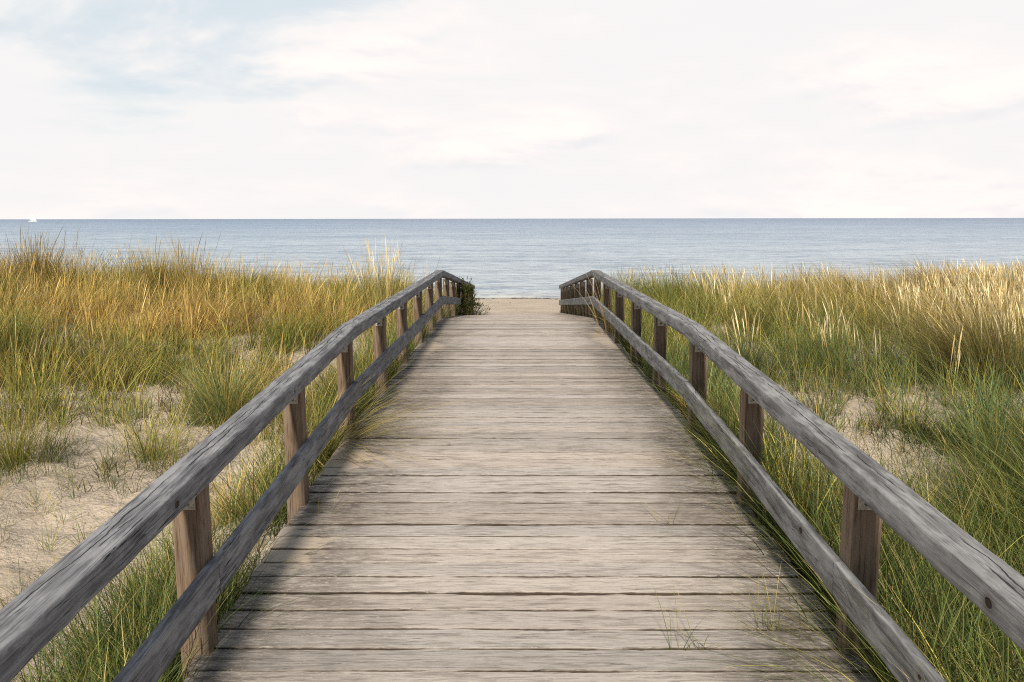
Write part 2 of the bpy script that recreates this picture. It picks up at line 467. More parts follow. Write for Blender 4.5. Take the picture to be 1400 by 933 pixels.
# ------------------------------------------------------------------ railings
POST_Y = [0.1, 1.47, 2.85, 4.25, 5.55, 7.02, 8.42, 9.82, 11.16, 12.48, 13.86, 15.24, 16.62, 18.0, 19.4, 20.7, 21.75]
def rail_h(Y): return deck_z(Y) + 0.73

KN_L = [(-1.078, 2.52, 0, 0.012), (-1.078, 3.95, 0, 0.007)]
KN_R = [(1.150, 3.20, 1, 0.013), (1.150, 1.90, 0, 0.013), (1.150, 2.2, 1, 0.008)]
def knot_pos(lst):
    out = []
    for (x, y, lv, r) in lst:
        z = float(deck_z(y)) + (0.73 - 0.045 if lv == 0 else 0.30)
        out.append((x, y, z, r))
    return out
RAIL_L = wood_material('rail_timber', (0.075, 0.075, 0.08), (0.15, 0.15, 0.156), (0.27, 0.268, 0.272), (0.34, 0.338, 0.342), knots=knot_pos(KN_L), fineness=0.7, split=-1.134)
RAIL_R = wood_material('rail_timber', (0.09, 0.087, 0.085), (0.18, 0.176, 0.172), (0.29, 0.284, 0.278), (0.36, 0.355, 0.35), knots=knot_pos(KN_R), fineness=0.7, split=1.206)

def box_verts(x0, x1, y0, y1, z0, z1):
    V = [(x0, y0, z0), (x1, y0, z0), (x1, y1, z0), (x0, y1, z0), (x0, y0, z1), (x1, y0, z1), (x1, y1, z1), (x0, y1, z1)]
    F = [(0, 3, 2, 1), (4, 5, 6, 7), (0, 1, 5, 4), (1, 2, 6, 5), (2, 3, 7, 6), (3, 0, 4, 7)]
    return V, F

def make_railing(side):
    left = side < 0
    xin = -1.078 if left else 1.150          # deck-facing face of top rail
    xp = -1.116 if left else 1.190           # deck-facing face of posts
    W, H = 0.112, 0.085
    rmat = RAIL_L if left else RAIL_R
    root = empty('handrail', (xp, 0, float(deck_z(0))))
    tag(root, 'weathered grey timber handrail along the ' + ('left edge of the boardwalk, shrub at its far end' if left else 'right edge of the boardwalk, dry stalks leaning on it'),
        'handrail', 'timber handrails along the boardwalk')
    inv = Matrix.Translation(-Vector(root.location))
    def add(name, V, F, mats, G=None, parent=root, mi=None, smooth=False):
        V = [inv @ Vector(v) for v in V]
        o = mesh_obj(name, V, F, mats, parent, gc=G, mi=mi, smooth=smooth)
        return o
    cx = xin + side * W / 2
    # top rail boards, butted over posts
    for (a, b) in ((-1.2, YK), (YK, YP), (YP, YE + 0.03)):
        ya, yb = a + 0.0015, b - 0.0015
        ys = [ya, yb]
        pth = [Vector((cx, y, float(rail_h(np.clip(y, a, b))))) for y in ys]
        sec_ = rounded_section(W, H, 0.009 if left else 0.007, 3)
        V, F, G = sweep(pth, sec_, 0.02 if a < YK else 0.06, 0.0032 if a < YK else 0.0015, random.uniform(0, 99), 0.004)
        o = add('top_rail', V, F, [rmat, BEAMW], G, smooth=True, mi=cap_mi(F, sec_)); recalc(o); o.data.set_sharp_from_angle(angle=R(50))
    mx = xp - side * 0.019
    for (a, b) in ((-1.2, 2.85), (2.85, YK), (YK, 9.82), (9.82, YP), (YP, YE)):
        ya, yb = a + 0.0015, b - 0.0015
        jig = random.uniform(-0.004, 0.004)
        pth = [Vector((mx, y, float(deck_z(y)) + 0.34 + jig)) for y in (ya, yb)]
        sec_ = rounded_section(0.036, 0.13, 0.005, 3)
        V, F, G = sweep(pth, sec_, 0.025 if a < YK else 0.08, 0.002, random.uniform(0, 99), 0.003)
        o = add('mid_rail', V, F, [rmat, BEAMW], G, smooth=True, mi=cap_mi(F, sec_)); recalc(o); o.data.set_sharp_from_angle(angle=R(50))
    for py in POST_Y:
        if py > YE: continue
        w = 0.100 + random.uniform(-0.006, 0.008)
        dd = 0.098
        pc = xp + side * w / 2
        zt = float(rail_h(py)) - H - 0.002 - 0.003
        zb = float(min(ground_z(xp + side * 0.2, py), deck_z(py))) - 0.45
        lean = random.uniform(-0.006, 0.006)
        # vertical sweep: section in xy
        sec = rounded_section(w, dd, 0.006, 2)
        n = 26; V, F, G = [], [], []
        gx = (random.uniform(0, 50), random.uniform(0, 50), random.uniform(0, 50)); sd = random.uniform(0, 99)
        m = len(sec)
        for i in range(n + 1):
            z = zb + (zt - zb) * i / n
            for (a, b) in sec:
                nn = mnoise.noise(Vector((z * 7, a * 40 + sd, b * 40))) * 0.002
                ztop = z
                if i == n: ztop = z + (py + (b + dd / 2) - py) * (0.0465 if py < YK else (-0.008 if py < YP else -0.1045)) - 0.001
                V.append((pc + a * (1 + nn * 8) + lean * (i / n - 1), py + (b + dd / 2), ztop))
                G.append((z + gx[0], a + gx[1], b + gx[2]))
        for i in range(n):
            for j in range(m):
                j2 = (j + 1) % m
                F.append((i * m + j, i * m + j2, (i + 1) * m + j2, (i + 1) * m + j))
        F.append(tuple(reversed(range(m)))); F.append(tuple(n * m + j for j in range(m)))
        post = add('post', V, F, POSTW, G); recalc(post)
        # steel angle bracket on the camera-side face
        fy = py - dd / 2
        bxa, bxb = xp + side * 0.016, xp + side * 0.074; bx0, bx1 = min(bxa, bxb), max(bxa, bxb)
        zt2 = zt - 0.001
        V1, F1 = box_verts(bx0, bx1, fy - 0.0045, fy - 0.0006, zt2 - 0.088, zt2)
        V2, F2 = box_verts(bx0, bx1, fy - 0.050, fy - 0.0046, zt2 - 0.0045, zt2 - 0.0005)
        V = V1 + V2; F = F1 + [tuple(i + 8 for i in f) for f in F2]; mi = [0] * 12
        # bolt head
        b0 = len(V); bxc = (bx0 + bx1) / 2; bz = zt2 - 0.066
        for yy, rr in ((fy - 0.0045, 0.0075), (fy - 0.009, 0.0065)):
            for k in range(8): V.append((bxc + rr * math.cos(k * math.pi / 4), yy, bz + rr * math.sin(k * math.pi / 4)))
        for k in range(8):
            k2 = (k + 1) % 8; F.append((b0 + k, b0 + k2, b0 + 8 + k2, b0 + 8 + k)); mi.append(1)
        F.append(tuple(b0 + 8 + k for k in range(8))); mi.append(1)
        add('bracket', V, F, [METAL, BOLT], None, post, mi)
    return root

make_railing(-1)
make_railing(1)

# ------------------------------------------------------------------ grass
def blades(root, h, th0, th1, az, w, cb, ct, K=4, wind=None, wprof='blade', widthrot=None):
    """vectorised curved blades. root (N,3); h,th0,th1,az,w (N,); cb, ct (N,3)."""
    N = len(h)
    V = np.zeros((N, K + 1, 2, 3), dtype=np.float32)
    C = np.zeros((N, K + 1, 2, 3), dtype=np.float32)
    p = root.astype(float).copy()
    dirx, diry = np.cos(az), np.sin(az)
    wa = az + math.pi / 2 + (widthrot if widthrot is not None else RNG.normal(0, 0.6, N))
    wx, wy = np.cos(wa), np.sin(wa)
    for k in range(K + 1):
        s_ = k / K
        if wprof == 'blade': ww = w * (1 - s_ ** 2.2) * (0.75 + 0.5 * s_) + 0.0002
        elif wprof == 'stalk': ww = w * (0.9 - 0.4 * s_)
        else:   # seed head on a thin stalk
            ww = w * np.interp(s_, [0, 0.66, 0.74, 0.84, 0.94, 1.0], [0.22, 0.2, 0.75, 1.0, 0.6, 0.08]) * np.ones(N)
        q = p.copy()
        if wind is not None:
            q[:, 0] += wind[:, 0] * s_ ** 2 * h; q[:, 1] += wind[:, 1] * s_ ** 2 * h
        V[:, k, 0, 0] = q[:, 0] - wx * ww / 2; V[:, k, 0, 1] = q[:, 1] - wy * ww / 2; V[:, k, 0, 2] = q[:, 2]
        V[:, k, 1, 0] = q[:, 0] + wx * ww / 2; V[:, k, 1, 1] = q[:, 1] + wy * ww / 2; V[:, k, 1, 2] = q[:, 2]
        f = s_ ** 1.3
        if wprof == 'head': f = float(np.interp(s_, [0, 0.6, 0.72, 1], [0, 0.45, 1, 1]))
        C[:, k, :, :] = (cb * (1 - f) + ct * f)[:, None, :]
        th = th0 + th1 * (s_ + 0.5 / K)
        st = h / K
        p[:, 0] += np.sin(th) * dirx * st; p[:, 1] += np.sin(th) * diry * st; p[:, 2] += np.cos(th) * st
    base = (np.arange(N) * (K + 1) * 2)[:, None]
    k = (np.arange(K) * 2)[None, :]
    a = base + k
    F = np.stack([a, a + 1, a + 3, a + 2], -1).reshape(-1, 4)
    return V.reshape(-1, 3), F, C.reshape(-1, 3)

class Acc:
    def __init__(s): s.V, s.F, s.C, s.n = [], [], [], 0
    def add(s, VFC):
        V, F, C = VFC
        s.V.append(V); s.F.append(F + s.n); s.C.append(C); s.n += len(V)
    def build(s, name, loc=(0, 0, 0), parent=None, mat=None):
        V = np.concatenate(s.V) - np.array(loc, dtype=np.float32)
        return mesh_obj(name, V, np.concatenate(s.F), mat or GRASS, parent, col=np.concatenate(s.C), loc=loc if parent is None else None)

PAL = {
    'green': (0.095, 0.135, 0.032), 'bluegreen': (0.13, 0.20, 0.10), 'dark': (0.036, 0.050, 0.016),
    'olive': (0.27, 0.245, 0.055), 'straw': (0.72, 0.55, 0.24), 'gold': (0.64, 0.44, 0.13), 'yellow': (0.66, 0.52, 0.11),
    'rust': (0.34, 0.18, 0.06), 'pale': (0.88, 0.75, 0.46), 'dead': (0.13, 0.07, 0.03), 'tan': (0.48, 0.34, 0.165), 'fresh': (0.20, 0.245, 0.06),
}
PALV = {k: np.array(v) for k, v in PAL.items()}

def pick(names, weights, N):
    arr = np.array([PAL[n] for n in names]); w = np.array(weights, dtype=float)
    if w.ndim == 1:
        idx = RNG.choice(len(names), N, p=w / w.sum())
    else:
        w = w / w.sum(1, keepdims=True); cum = np.cumsum(w, 1)
        idx = (RNG.random((len(w), 1)) > cum).sum(1).clip(0, len(names) - 1)
    return arr[idx]

def tuft_blades(cx, cy, n, radius, h, w, spread, bend, base_names, base_w, tip_names, tip_w, wind=(0, 0), K=4, prof='blade', hvar=0.34, jit=0.22, zoff=0.0, tmul=1.0):
    """cx,cy arrays of tuft centres; n blades each; every tuft keeps its own tone, height and lean"""
    T = len(cx)
    N = T * n
    ti = np.repeat(np.arange(T), n)
    r = np.abs(RNG.normal(0, 1, N)) * np.asarray(radius if np.ndim(radius) == 0 else np.asarray(radius)[ti])
    a = RNG.uniform(0, 2 * math.pi, N)
    x = cx[ti] + r * np.cos(a); y = cy[ti] + r * np.sin(a)
    z = ground_z(x, y) - 0.015 + zoff
    hh = (np.asarray(h)[ti] if np.ndim(h) else np.full(N, h)) * (1 + hvar * np.clip(RNG.normal(0, 1, N), -2, 1.6))
    hh = np.maximum(hh, 0.03)
    az = a + RNG.normal(0, 0.5, N)
    th0 = np.abs(RNG.normal(0, spread * 0.6, N)) + spread * 0.35 * RNG.random(N)
    th1 = np.abs(RNG.normal(bend, bend * 0.5, N))
    ww = w * RNG.uniform(0.6, 1.25, N)
    wn = np.zeros((N, 2))
    wd = np.asarray(wind)
    if wd.ndim == 1: wn[:] = wd
    else: wn = wd[ti].copy()
    wn = wn * RNG.uniform(0.4, 1.5, (N, 1)) + RNG.normal(0, 0.05, (N, 2))
    bw_ = np.asarray(base_w, dtype=float); tw_ = np.asarray(tip_w, dtype=float)
    if bw_.ndim == 2: bw_ = bw_[ti]
    if tw_.ndim == 2: tw_ = tw_[ti]
    cb = pick(base_names, bw_, N); ct = pick(tip_names, tw_, N)
    tone = (1 + RNG.normal(0, jit, T))[ti] * (1 + RNG.normal(0, 0.26, N))
    tone = tone * np.asarray(tmul) * (1 + 0.38 * vnoise(cx, cy, 1.9, 16, 3))[ti]
    tone = np.clip(tone, 0.28, 1.7)[:, None]
    return blades(np.stack([x, y, z], -1), hh, th0, th1, az, ww, cb * tone, ct * tone, K, wn, prof)

def scatter(N, x0, x1, y0, y1, dens):
    x = RNG.uniform(x0, x1, N); y = RNG.uniform(y0, y1, N)
    d = dens(x, y)
    keep = RNG.random(N) < d
    return x[keep], y[keep]

def infr(x, y, m=2.2): return (np.abs(x) < 0.66 * y + m).astype(float)

def ell(x, y, cx, cy, rx, ry, soft=0.35):
    d = np.sqrt(((x - cx) / rx) ** 2 + ((y - cy) / ry) ** 2) + 0.34 * vnoise(x, y, 1.9, 15, 4)
    return 1 - sstep(1 - soft, 1 + soft, d)      # 1 inside

def bareL(x, y):
    b = ell(x, y, -3.3, 5.9, 1.75, 2.1)
    b = np.maximum(b, ell(x, y, -2.1, 4.3, 0.6, 1.2))
    b = np.maximum(b, 0.85 * ell(x, y, -2.0, 9.3, 0.55, 1.5))
    b = np.maximum(b, 0.9 * ell(x, y, -4.6, 4.6, 1.2, 1.0))
    b = np.maximum(b, 0.95 * ell(x, y, -2.35, 10.6, 0.5, 0.8))
    b = np.maximum(b, 0.8 * ell(x, y, -5.2, 8.1, 0.7, 0.5))
    return b
def bareR(x, y):
    b = ell(x, y, 2.45, 6.1, 1.0, 1.6)
    b = np.maximum(b, 0.9 * ell(x, y, 3.9, 7.7, 0.7, 0.5))
    return b

# --- left field
accL = Acc()
def densL(x, y):
    d = infr(x, y) * (1 - 0.97 * bareL(x, y)) * sstep(19.0, 17.0, y + 0.5 * vnoise(x, y, 1, 4, 2)) * (0.22 + 0.78 * sstep(-0.35, 0.10, vnoise(x, y, 2.6, 31, 3)))
    return d * (x < -1.45)
cx, cy = scatter(6500, -15, -1.4, 6.0, 19, lambda x, y: densL(x, y))
patch = vnoise(cx, cy, 0.9, 12, 3); patch2 = vnoise(cx, cy, 1.7, 22, 3)
gold = np.clip(0.55 + 1.3 * patch, 0.05, 1); grn = 1 - gold
grn = grn + 0.6 * sstep(9.0, 7.0, cy) + 0.5 * sstep(3, 1.5, -cx)
hgt = (0.36 + 0.13 * patch2 + 0.06 * sstep(8, 13, cy)) * RNG.uniform(0.6, 1.4, len(cx)) * (1 + 0.5 * vnoise(cx, cy, 2.4, 2, 2))
bwt = np.stack([grn * 0.9, grn * 0.6, gold * 0.25, gold * 0.32, gold * 0.40], -1)
twt = np.stack([grn * 0.8, grn * 0.4 + 0.1, gold * 1.2, gold * 0.6 + 0.1, 0.25 + gold * 0.5, gold * 0.2], -1)
accL.add(tuft_blades(cx, cy, 28, 0.095, hgt, 0.0072, 0.40, 0.60, ['green', 'olive', 'dead', 'rust', 'gold'], bwt,
                     ['olive', 'fresh', 'gold', 'straw', 'yellow', 'rust'], twt, wind=(0.10, 0.02), K=3))
# straw stems with light heads above the mass
cx2, cy2 = scatter(2600, -15, -1.7, 7.5, 18.5, lambda x, y: densL(x, y) * (0.25 + 0.75 * sstep(0.0, 0.5, vnoise(x, y, 1.3, 30, 3))))
accL.add(tuft_blades(cx2, cy2, 4, 0.10, 0.60, 0.010, 0.10, 0.18, ['tan', 'olive', 'gold'], [1, 1, 1], ['straw', 'gold', 'tan'], [1, 1.2, 0.5], wind=(0.12, 0), K=6, prof='head'))
# low undergrowth that closes the mat
cx3, cy3 = scatter(7000, -15, -1.4, 6.2, 18.5, lambda x, y: densL(x, y))
accL.add(tuft_blades(cx3, cy3, 12, 0.14, 0.17, 0.009, 0.5, 0.6, ['dead', 'dark', 'rust'], [1.3, 1, 0.5], ['dead', 'green', 'rust', 'tan'], [1, 1, 0.6, 0.4], K=2))
o = accL.build('dune_grass'); tag(o, 'golden and olive dune grass covering the left dune', 'grass', kind='stuff')

cx, cy = scatter(500, -14, 14, 13.2, 17.0, lambda x, y: infr(x, y) * (np.abs(x) > 1.9) * (0.15 + 0.85 * sstep(0.0, 0.5, vnoise(x, y, 1.1, 37, 3))))
accL2 = Acc()
accL2.add(tuft_blades(cx, cy, 70, 0.12, 0.28 + 0.36 * RNG.random(len(cx)) ** 2, 0.0075, 0.32, 0.45, ['olive', 'green', 'dead', 'rust'], [1, 1, 0.5, 0.4], ['olive', 'fresh', 'gold', 'straw', 'yellow'], [1, 0.7, 0.8, 0.7, 0.5], wind=(0.06, 0), K=3))
o = accL2.build('dune_grass'); tag(o, 'taller clumped grass along the crest of the dunes against the sea', 'grass', kind='stuff')

# --- left sparse tufts, verge strip and near corner
accN = Acc()
cx, cy = scatter(2600, -7.5, -1.2, 0.8, 8.5, lambda x, y: infr(x, y, 1.8) * (x < -1.45) * (0.30 + 0.6 * sstep(-0.1, 0.5, vnoise(x, y, 2.2, 8, 3))) * (1 - sstep(7.4, 8.4, y)))
accN.add(tuft_blades(cx, cy, 14, 0.035, 0.17 + 0.10 * RNG.random(len(cx)), 0.0036, 0.55, 0.7, ['green', 'bluegreen', 'olive', 'tan'], [1, 1, 0.8, 0.6], ['fresh', 'olive', 'straw', 'bluegreen'], [1, 1, 0.8, 0.7], K=4))
def vL(x, y): return (x < -1.24) * sstep(-2.05, -1.60, x) * (0.45 + 0.55 * sstep(-0.25, 0.3, vnoise(x * 0.3, y, 2.0, 2, 3))) * (1 - 0.8 * ell(x, y, -1.3, 3.95, 0.45, 0.35)) * (1 - 0.8 * sstep(-1.42, -1.55, x) * sstep(3.6, 4.2, y) * sstep(7.0, 6.2, y)) * (1 - 0.45 * sstep(3.6, 4.2, y) * sstep(6.2, 5.6, y))
cx, cy = scatter(1500, -2.1, -1.2, 1.0, 8.6, vL)
accN.add(tuft_blades(cx, cy, 24, 0.05, 0.24 + 0.18 * RNG.random(len(cx)), 0.0045, 0.42, 0.65, ['dark', 'green', 'olive'], [1.0, 1.2, 0.8], ['green', 'fresh', 'olive', 'straw'], [1.2, 1, 0.8, 0.4], wind=(0.03, 0.0), K=5))
cx, cy = scatter(900, -3.6, -1.2, 1.2, 3.6, lambda x, y: (0.18 + 0.7 * sstep(-0.2, 0.3, vnoise(x, y, 2.0, 19, 3))) * sstep(4.1, 3.0, y + 0.35 * (-x - 1.2)))
accN.add(tuft_blades(cx, cy, 22, 0.05, 0.34 + 0.14 * RNG.random(len(cx)), 0.0042, 0.35, 0.85, ['dark', 'green', 'bluegreen'], [1, 1, 0.8], ['green', 'fresh', 'bluegreen', 'straw'], [1, 1, 1, 0.35], wind=(0.15, 0.05), K=5))
cx, cy = scatter(1500, -1.75, -1.2, 8.2, 21.8, lambda x, y: 0.35 + 0.5 * sstep(-0.2, 0.3, vnoise(x * 0.4, y, 1.6, 2, 3)))
accN.add(tuft_blades(cx, cy, 16, 0.05, 0.28 + 0.12 * RNG.random(len(cx)), 0.0055, 0.30, 0.5, ['dark', 'green', 'olive'], [1, 1, 0.6], ['green', 'fresh', 'olive', 'straw'], [1, 1, 0.8, 0.5], K=4))
cx, cy = scatter(900, -1.9, -1.22, 1.0, 8.0, vL)
accN.add(tuft_blades(cx, cy, 14, 0.07, 0.16, 0.006, 0.55, 0.7, ['dark', 'dead'], [1.4, 0.7], ['dark', 'green'], [1.2, 1], K=3))
o = accN.build('verge_grass'); tag(o, 'fresh green grass and thin sprouts on the sand beside the left handrail', 'grass', kind='stuff')

# --- right field
accR = Acc()
def densR(x, y):
    return infr(x, y) * (1 - 0.97 * bareR(x, y)) * sstep(19.0, 17.2, y + 0.5 * vnoise(x, y, 1, 4, 2)) * (x > 1.42) * (0.22 + 0.78 * sstep(-0.35, 0.10, vnoise(x, y, 2.6, 34, 3)))
cx, cy = scatter(6500, 1.4, 15, 4.2, 19, densR)
patch = vnoise(cx, cy, 0.8, 6, 3)
far = sstep(8.5, 13.0, cy + 0.6 * patch); str_ = np.clip(0.02 + 0.80 * far * sstep(2, 6, cx) + 0.5 * patch, 0.03, 1)
grn = np.clip(1.15 - str_, 0.1, 1); blu = grn * sstep(0.8, -0.2, patch) * sstep(11, 8, cy)
bwt = np.stack([grn, blu + 0.1, grn * 0.6, str_ * 0.5, 0.12 + str_ * 0.3], -1)
twt = np.stack([grn * 0.6, grn * 0.8, blu, 0.2 + str_ * 0.7, str_ * 0.9, str_ * 0.45], -1)
hgt = (0.42 + 0.10 * vnoise(cx, cy, 1.4, 33, 3) + 0.05 * far) * RNG.uniform(0.65, 1.35, len(cx))
wind = np.stack([-0.10 - 0.22 * sstep(3.5, 6, cx), 0 * cx], -1)
accR.add(tuft_blades(cx, cy, 30, 0.095, hgt, 0.0066, 0.42, 0.62, ['green', 'bluegreen', 'olive', 'tan', 'dead'], bwt,
                     ['olive', 'fresh', 'bluegreen', 'yellow', 'straw', 'tan'], twt, wind=wind, K=4))
cx3, cy3 = scatter(6500, 1.4, 15, 4.2, 18.5, densR)
accR.add(tuft_blades(cx3, cy3, 12, 0.14, 0.17, 0.008, 0.5, 0.6, ['dead', 'dark', 'olive'], [0.7, 1.3, 1], ['olive', 'green', 'tan'], [1, 1.2, 0.4], K=2))
o = accR.build('dune_grass'); tag(o, 'dense green dune grass covering the right dune', 'grass', kind='stuff')

accP = Acc()
cx2, cy2 = scatter(3600, 2.2, 15, 7.5, 18.5, lambda x, y: densR(x, y) * (0.10 + 0.9 * sstep(0.40, 0.62, x / y) * sstep(8.5, 10.5, y) + 0.5 * sstep(0.2, 0.6, vnoise(x, y, 1.3, 26, 3)) * sstep(10, 12, y)))
accP.add(tuft_blades(cx2, cy2, 7, 0.10, 0.66, 0.013, 0.10, 0.20, ['olive', 'yellow', 'tan'], [1, 1, 0.8], ['pale', 'straw', 'tan'], [1.4, 1, 0.3], wind=(-0.10, 0), K=7, prof='head', hvar=0.14))
o = accP.build('seeding_grass'); tag(o, 'pale straw seed heads standing above the right dune grass', 'grass', kind='stuff')

# --- right near grass
accQ = Acc()
def densQ(x, y): return (x > 1.34) * infr(x, y, 1.6) * (1 - bareR(x, y)) * (0.55 + 0.45 * sstep(-0.3, 0.3, vnoise(x, y, 1.6, 17, 3)))
cx, cy = scatter(4600, 1.3, 6.0, 0.8, 5.6, densQ)
p1 = vnoise(cx, cy, 1.5, 28, 2)
yl = np.clip(0.12 + 0.6 * p1 + 0.25 * sstep(2.2, 3.4, cx), 0.05, 1)
wn = np.stack([-0.14 - 0.22 * sstep(1.8, 3.2, cx), 0.05 + 0 * cx], -1)
accQ.add(tuft_blades(cx, cy, 26, 0.07, 0.42 + 0.20 * RNG.random(len(cx)), 0.0046, 0.42, 0.75, ['dark', 'green', 'bluegreen', 'olive'], np.stack([1.9 + 0 * yl, 1 + 0 * yl, 0.5 + 0 * yl, yl], -1),
                     ['green', 'fresh', 'olive', 'straw', 'yellow'], np.stack([1.6 + 0 * yl, 1.0 + 0 * yl, 0.6 + yl, 0.25 + 0.9 * yl, 0.1 + 0.3 * yl], -1), wind=wn, K=5, tmul=0.88))
cx, cy = scatter(900, 1.25, 2.0, 1.0, 8.6, lambda x, y: (1 - 0.92 * ell(x, y, 1.9, 6.1, 0.8, 1.4)) * (0.4 + 0.6 * sstep(-0.2, 0.3, vnoise(x * 0.4, y, 2.0, 13, 3))))
accQ.add(tuft_blades(cx, cy, 24, 0.045, 0.20 + 0.16 * RNG.random(len(cx)), 0.0044, 0.45, 0.7, ['dark', 'green', 'olive'], [1, 1, 0.4], ['green', 'fresh', 'bluegreen', 'straw'], [1.2, 1, 0.6, 0.35], K=5))
cx, cy = scatter(500, 1.7, 4.6, 4.6, 8.4, lambda x, y: 0.40 * (bareR(x, y) > 0.3))
accQ.add(tuft_blades(cx, cy, 12, 0.03, 0.15 + 0.08 * RNG.random(len(cx)), 0.0036, 0.5, 0.7, ['green', 'rust', 'dark', 'dead'], [1, 0.5, 0.8, 0.6], ['fresh', 'bluegreen', 'rust', 'straw'], [1, 0.8, 0.35, 0.6], K=4))
cx, cy = scatter(1300, 1.32, 1.85, 8.0, 21.8, lambda x, y: 0.35 + 0.5 * sstep(-0.2, 0.3, vnoise(x * 0.4, y, 1.6, 2, 3)))
accQ.add(tuft_blades(cx, cy, 16, 0.05, 0.30 + 0.10 * RNG.random(len(cx)), 0.0055, 0.28, 0.5, ['dark', 'green', 'olive'], [1, 1, 0.6], ['green', 'fresh', 'olive', 'straw'], [1, 1, 0.8, 0.7], K=4))
cx, cy = scatter(4200, 1.3, 6.0, 0.8, 7.0, lambda x, y: infr(x, y, 1.6) * (1 - bareR(x, y)) * (x > 1.32))
accQ.add(tuft_blades(cx, cy, 14, 0.09, 0.20, 0.0065, 0.55, 0.7, ['dark', 'dead'], [1.6, 0.6], ['dark', 'green'], [1.3, 1], K=3))
o = accQ.build('verge_grass'); tag(o, 'long dark green grass below and behind the right handrail', 'grass', kind='stuff')

# --- dry leaf litter and twigs on the sand
accT = Acc()
n = 1300
x = np.concatenate([RNG.uniform(-6, -1.3, n), RNG.uniform(1.4, 4.2, n // 3)]); y = np.concatenate([RNG.uniform(2.2, 8.5, n), RNG.uniform(4.4, 8.2, n // 3)])
kp = RNG.random(len(x)) < (0.35 + 0.65 * sstep(0, 0.5, vnoise(x, y, 3, 14, 3))); x, y = x[kp], y[kp]; N = len(x)
accT.add(blades(np.stack([x, y, ground_z(x, y) + 0.006], -1), RNG.uniform(0.02, 0.09, N), np.full(N, 1.40), RNG.normal(0.1, 0.15, N), RNG.uniform(0, 6.28, N), RNG.uniform(0.002, 0.006, N),
                pick(['dead', 'tan', 'rust', 'straw'], [1.3, 0.8, 0.4, 0.4], N) * 0.8, pick(['dead', 'tan'], [1, 1], N) * 0.8, K=2))
o = accT.build('plant_litter'); tag(o, 'dry brown bits of grass and twig lying on the sand', 'litter', kind='stuff')

# ------------------------------------------------------------------ countable tussocks
def tussock(name, x, y, label, cat='tussock', n=220, radius=0.07, h=0.5, w=0.0045, spread=0.45, bend=0.8, base=('green', 'olive'), bw=(1, 1),
            tip=('fresh', 'straw'), tw=(1, 1), wind=(0, 0), K=6, heads=0, hh=0.7, group=None, zoff=0.0, hvar=0.25, headcol=('pale', 'straw')):
    a = Acc()
    a.add(tuft_blades(np.array([x]), np.array([y]), n, radius, h, w, spread, bend, list(base), list(bw), list(tip), list(tw), wind=wind, K=K, hvar=hvar, zoff=zoff))
    loc = (x, y, float(ground_z(x, y)))
    if heads:
        root = empty(name, loc); tag(root, label, cat, group)
        V = a.build('leaves', loc, None); V.location = (0, 0, 0); V.parent = root
        b = Acc(); b.add(tuft_blades(np.array([x]), np.array([y]), heads, radius * 1.1, hh, max(w * 2.2, 0.010), spread * 0.35, 0.25, ['olive', 'tan'], [1, 1], list(headcol), [1, 1], wind=wind, K=8, prof='head', hvar=0.16, zoff=zoff))
        V = b.build('seed_stalks', loc, None); V.location = (0, 0, 0); V.parent = root
        return root
    o = a.build(name, loc); tag(o, label, cat, group)
    return o

G1 = 'grass tussocks on the dunes'
tussock('grass_tussock', -2.72, 7.6, 'big fountain-shaped green and yellow tussock behind the left handrail above the bare sand', n=900, radius=0.17, h=0.72, w=0.005, spread=0.55, bend=0.75, base=('bluegreen', 'green', 'olive'), bw=(1, 1, 1), tip=('bluegreen', 'yellow', 'straw', 'fresh'), tw=(1, 1, 1, 1), group=G1, wind=(0.05, 0))
tussock('grass_tussock', -3.05, 6.7, 'low yellow-green tussock spreading on the sand left of the big fountain-shaped tussock', n=260, radius=0.10, h=0.42, w=0.004, spread=0.8, bend=0.7, base=('olive', 'green'), tip=('straw', 'yellow', 'bluegreen'), tw=(1, 1, 0.7), group=G1)
tussock('grass_tussock', -1.30, 5.35, 'yellow tussock whose long arching blades spill over the left edge of the planks', n=620, radius=0.09, h=0.60, w=0.0046, spread=0.60, bend=1.35, base=('dark', 'green', 'olive'), bw=(1, 1, 1), tip=('straw', 'yellow', 'gold', 'olive'), tw=(1.5, 1.2, 0.8, 0.4), wind=(0.55, -0.06), group=G1)
tussock('grass_tussock', -1.36, 6.35, 'dark green tussock against the left handrail just past its bend', n=420, radius=0.10, h=0.46, w=0.0045, spread=0.45, bend=0.8, base=('dark', 'green'), tip=('green', 'fresh', 'olive'), tw=(1.2, 1, 0.6), wind=(0.10, 0), group=G1)
tussock('grass_tussock', -1.75, 4.9, 'drooping brown and straw tussock rooted in a little sand bank under the left top rail', n=300, radius=0.09, h=0.42, w=0.004, spread=0.7, bend=1.3, base=('dead', 'olive', 'rust'), bw=(1, 1, 0.6), tip=('tan', 'straw', 'gold'), tw=(1, 1, 0.6), wind=(0.05, 0), group=G1)
tussock('grass_tussock', -3.95, 6.25, 'yellow-green tussock at the left edge of the photo beside the bare sand', n=420, radius=0.16, h=0.48, w=0.0045, spread=0.5, bend=0.6, base=('green', 'olive'), tip=('yellow', 'olive', 'straw'), tw=(1, 1, 0.5), group=G1)
tussock('grass_tussock', -3.5, 5.0, 'small green sprawling tussock on the open sand in the lower left', n=120, radius=0.10, h=0.26, w=0.004, spread=0.9, bend=0.7, base=('green', 'bluegreen'), tip=('bluegreen', 'olive', 'straw'), tw=(1, 1, 0.6), group=G1)
tussock('grass_tussock', -8.95, 15.4, 'tall pale-plumed tussock at the left end of the skyline below the sailing boat', n=620, radius=0.34, h=0.84, w=0.007, spread=0.25, bend=0.3, base=('olive', 'rust'), tip=('olive', 'gold', 'straw'), tw=(1, 1, 1), heads=50, hh=1.02, group=G1, K=4, wind=(0.08, 0))
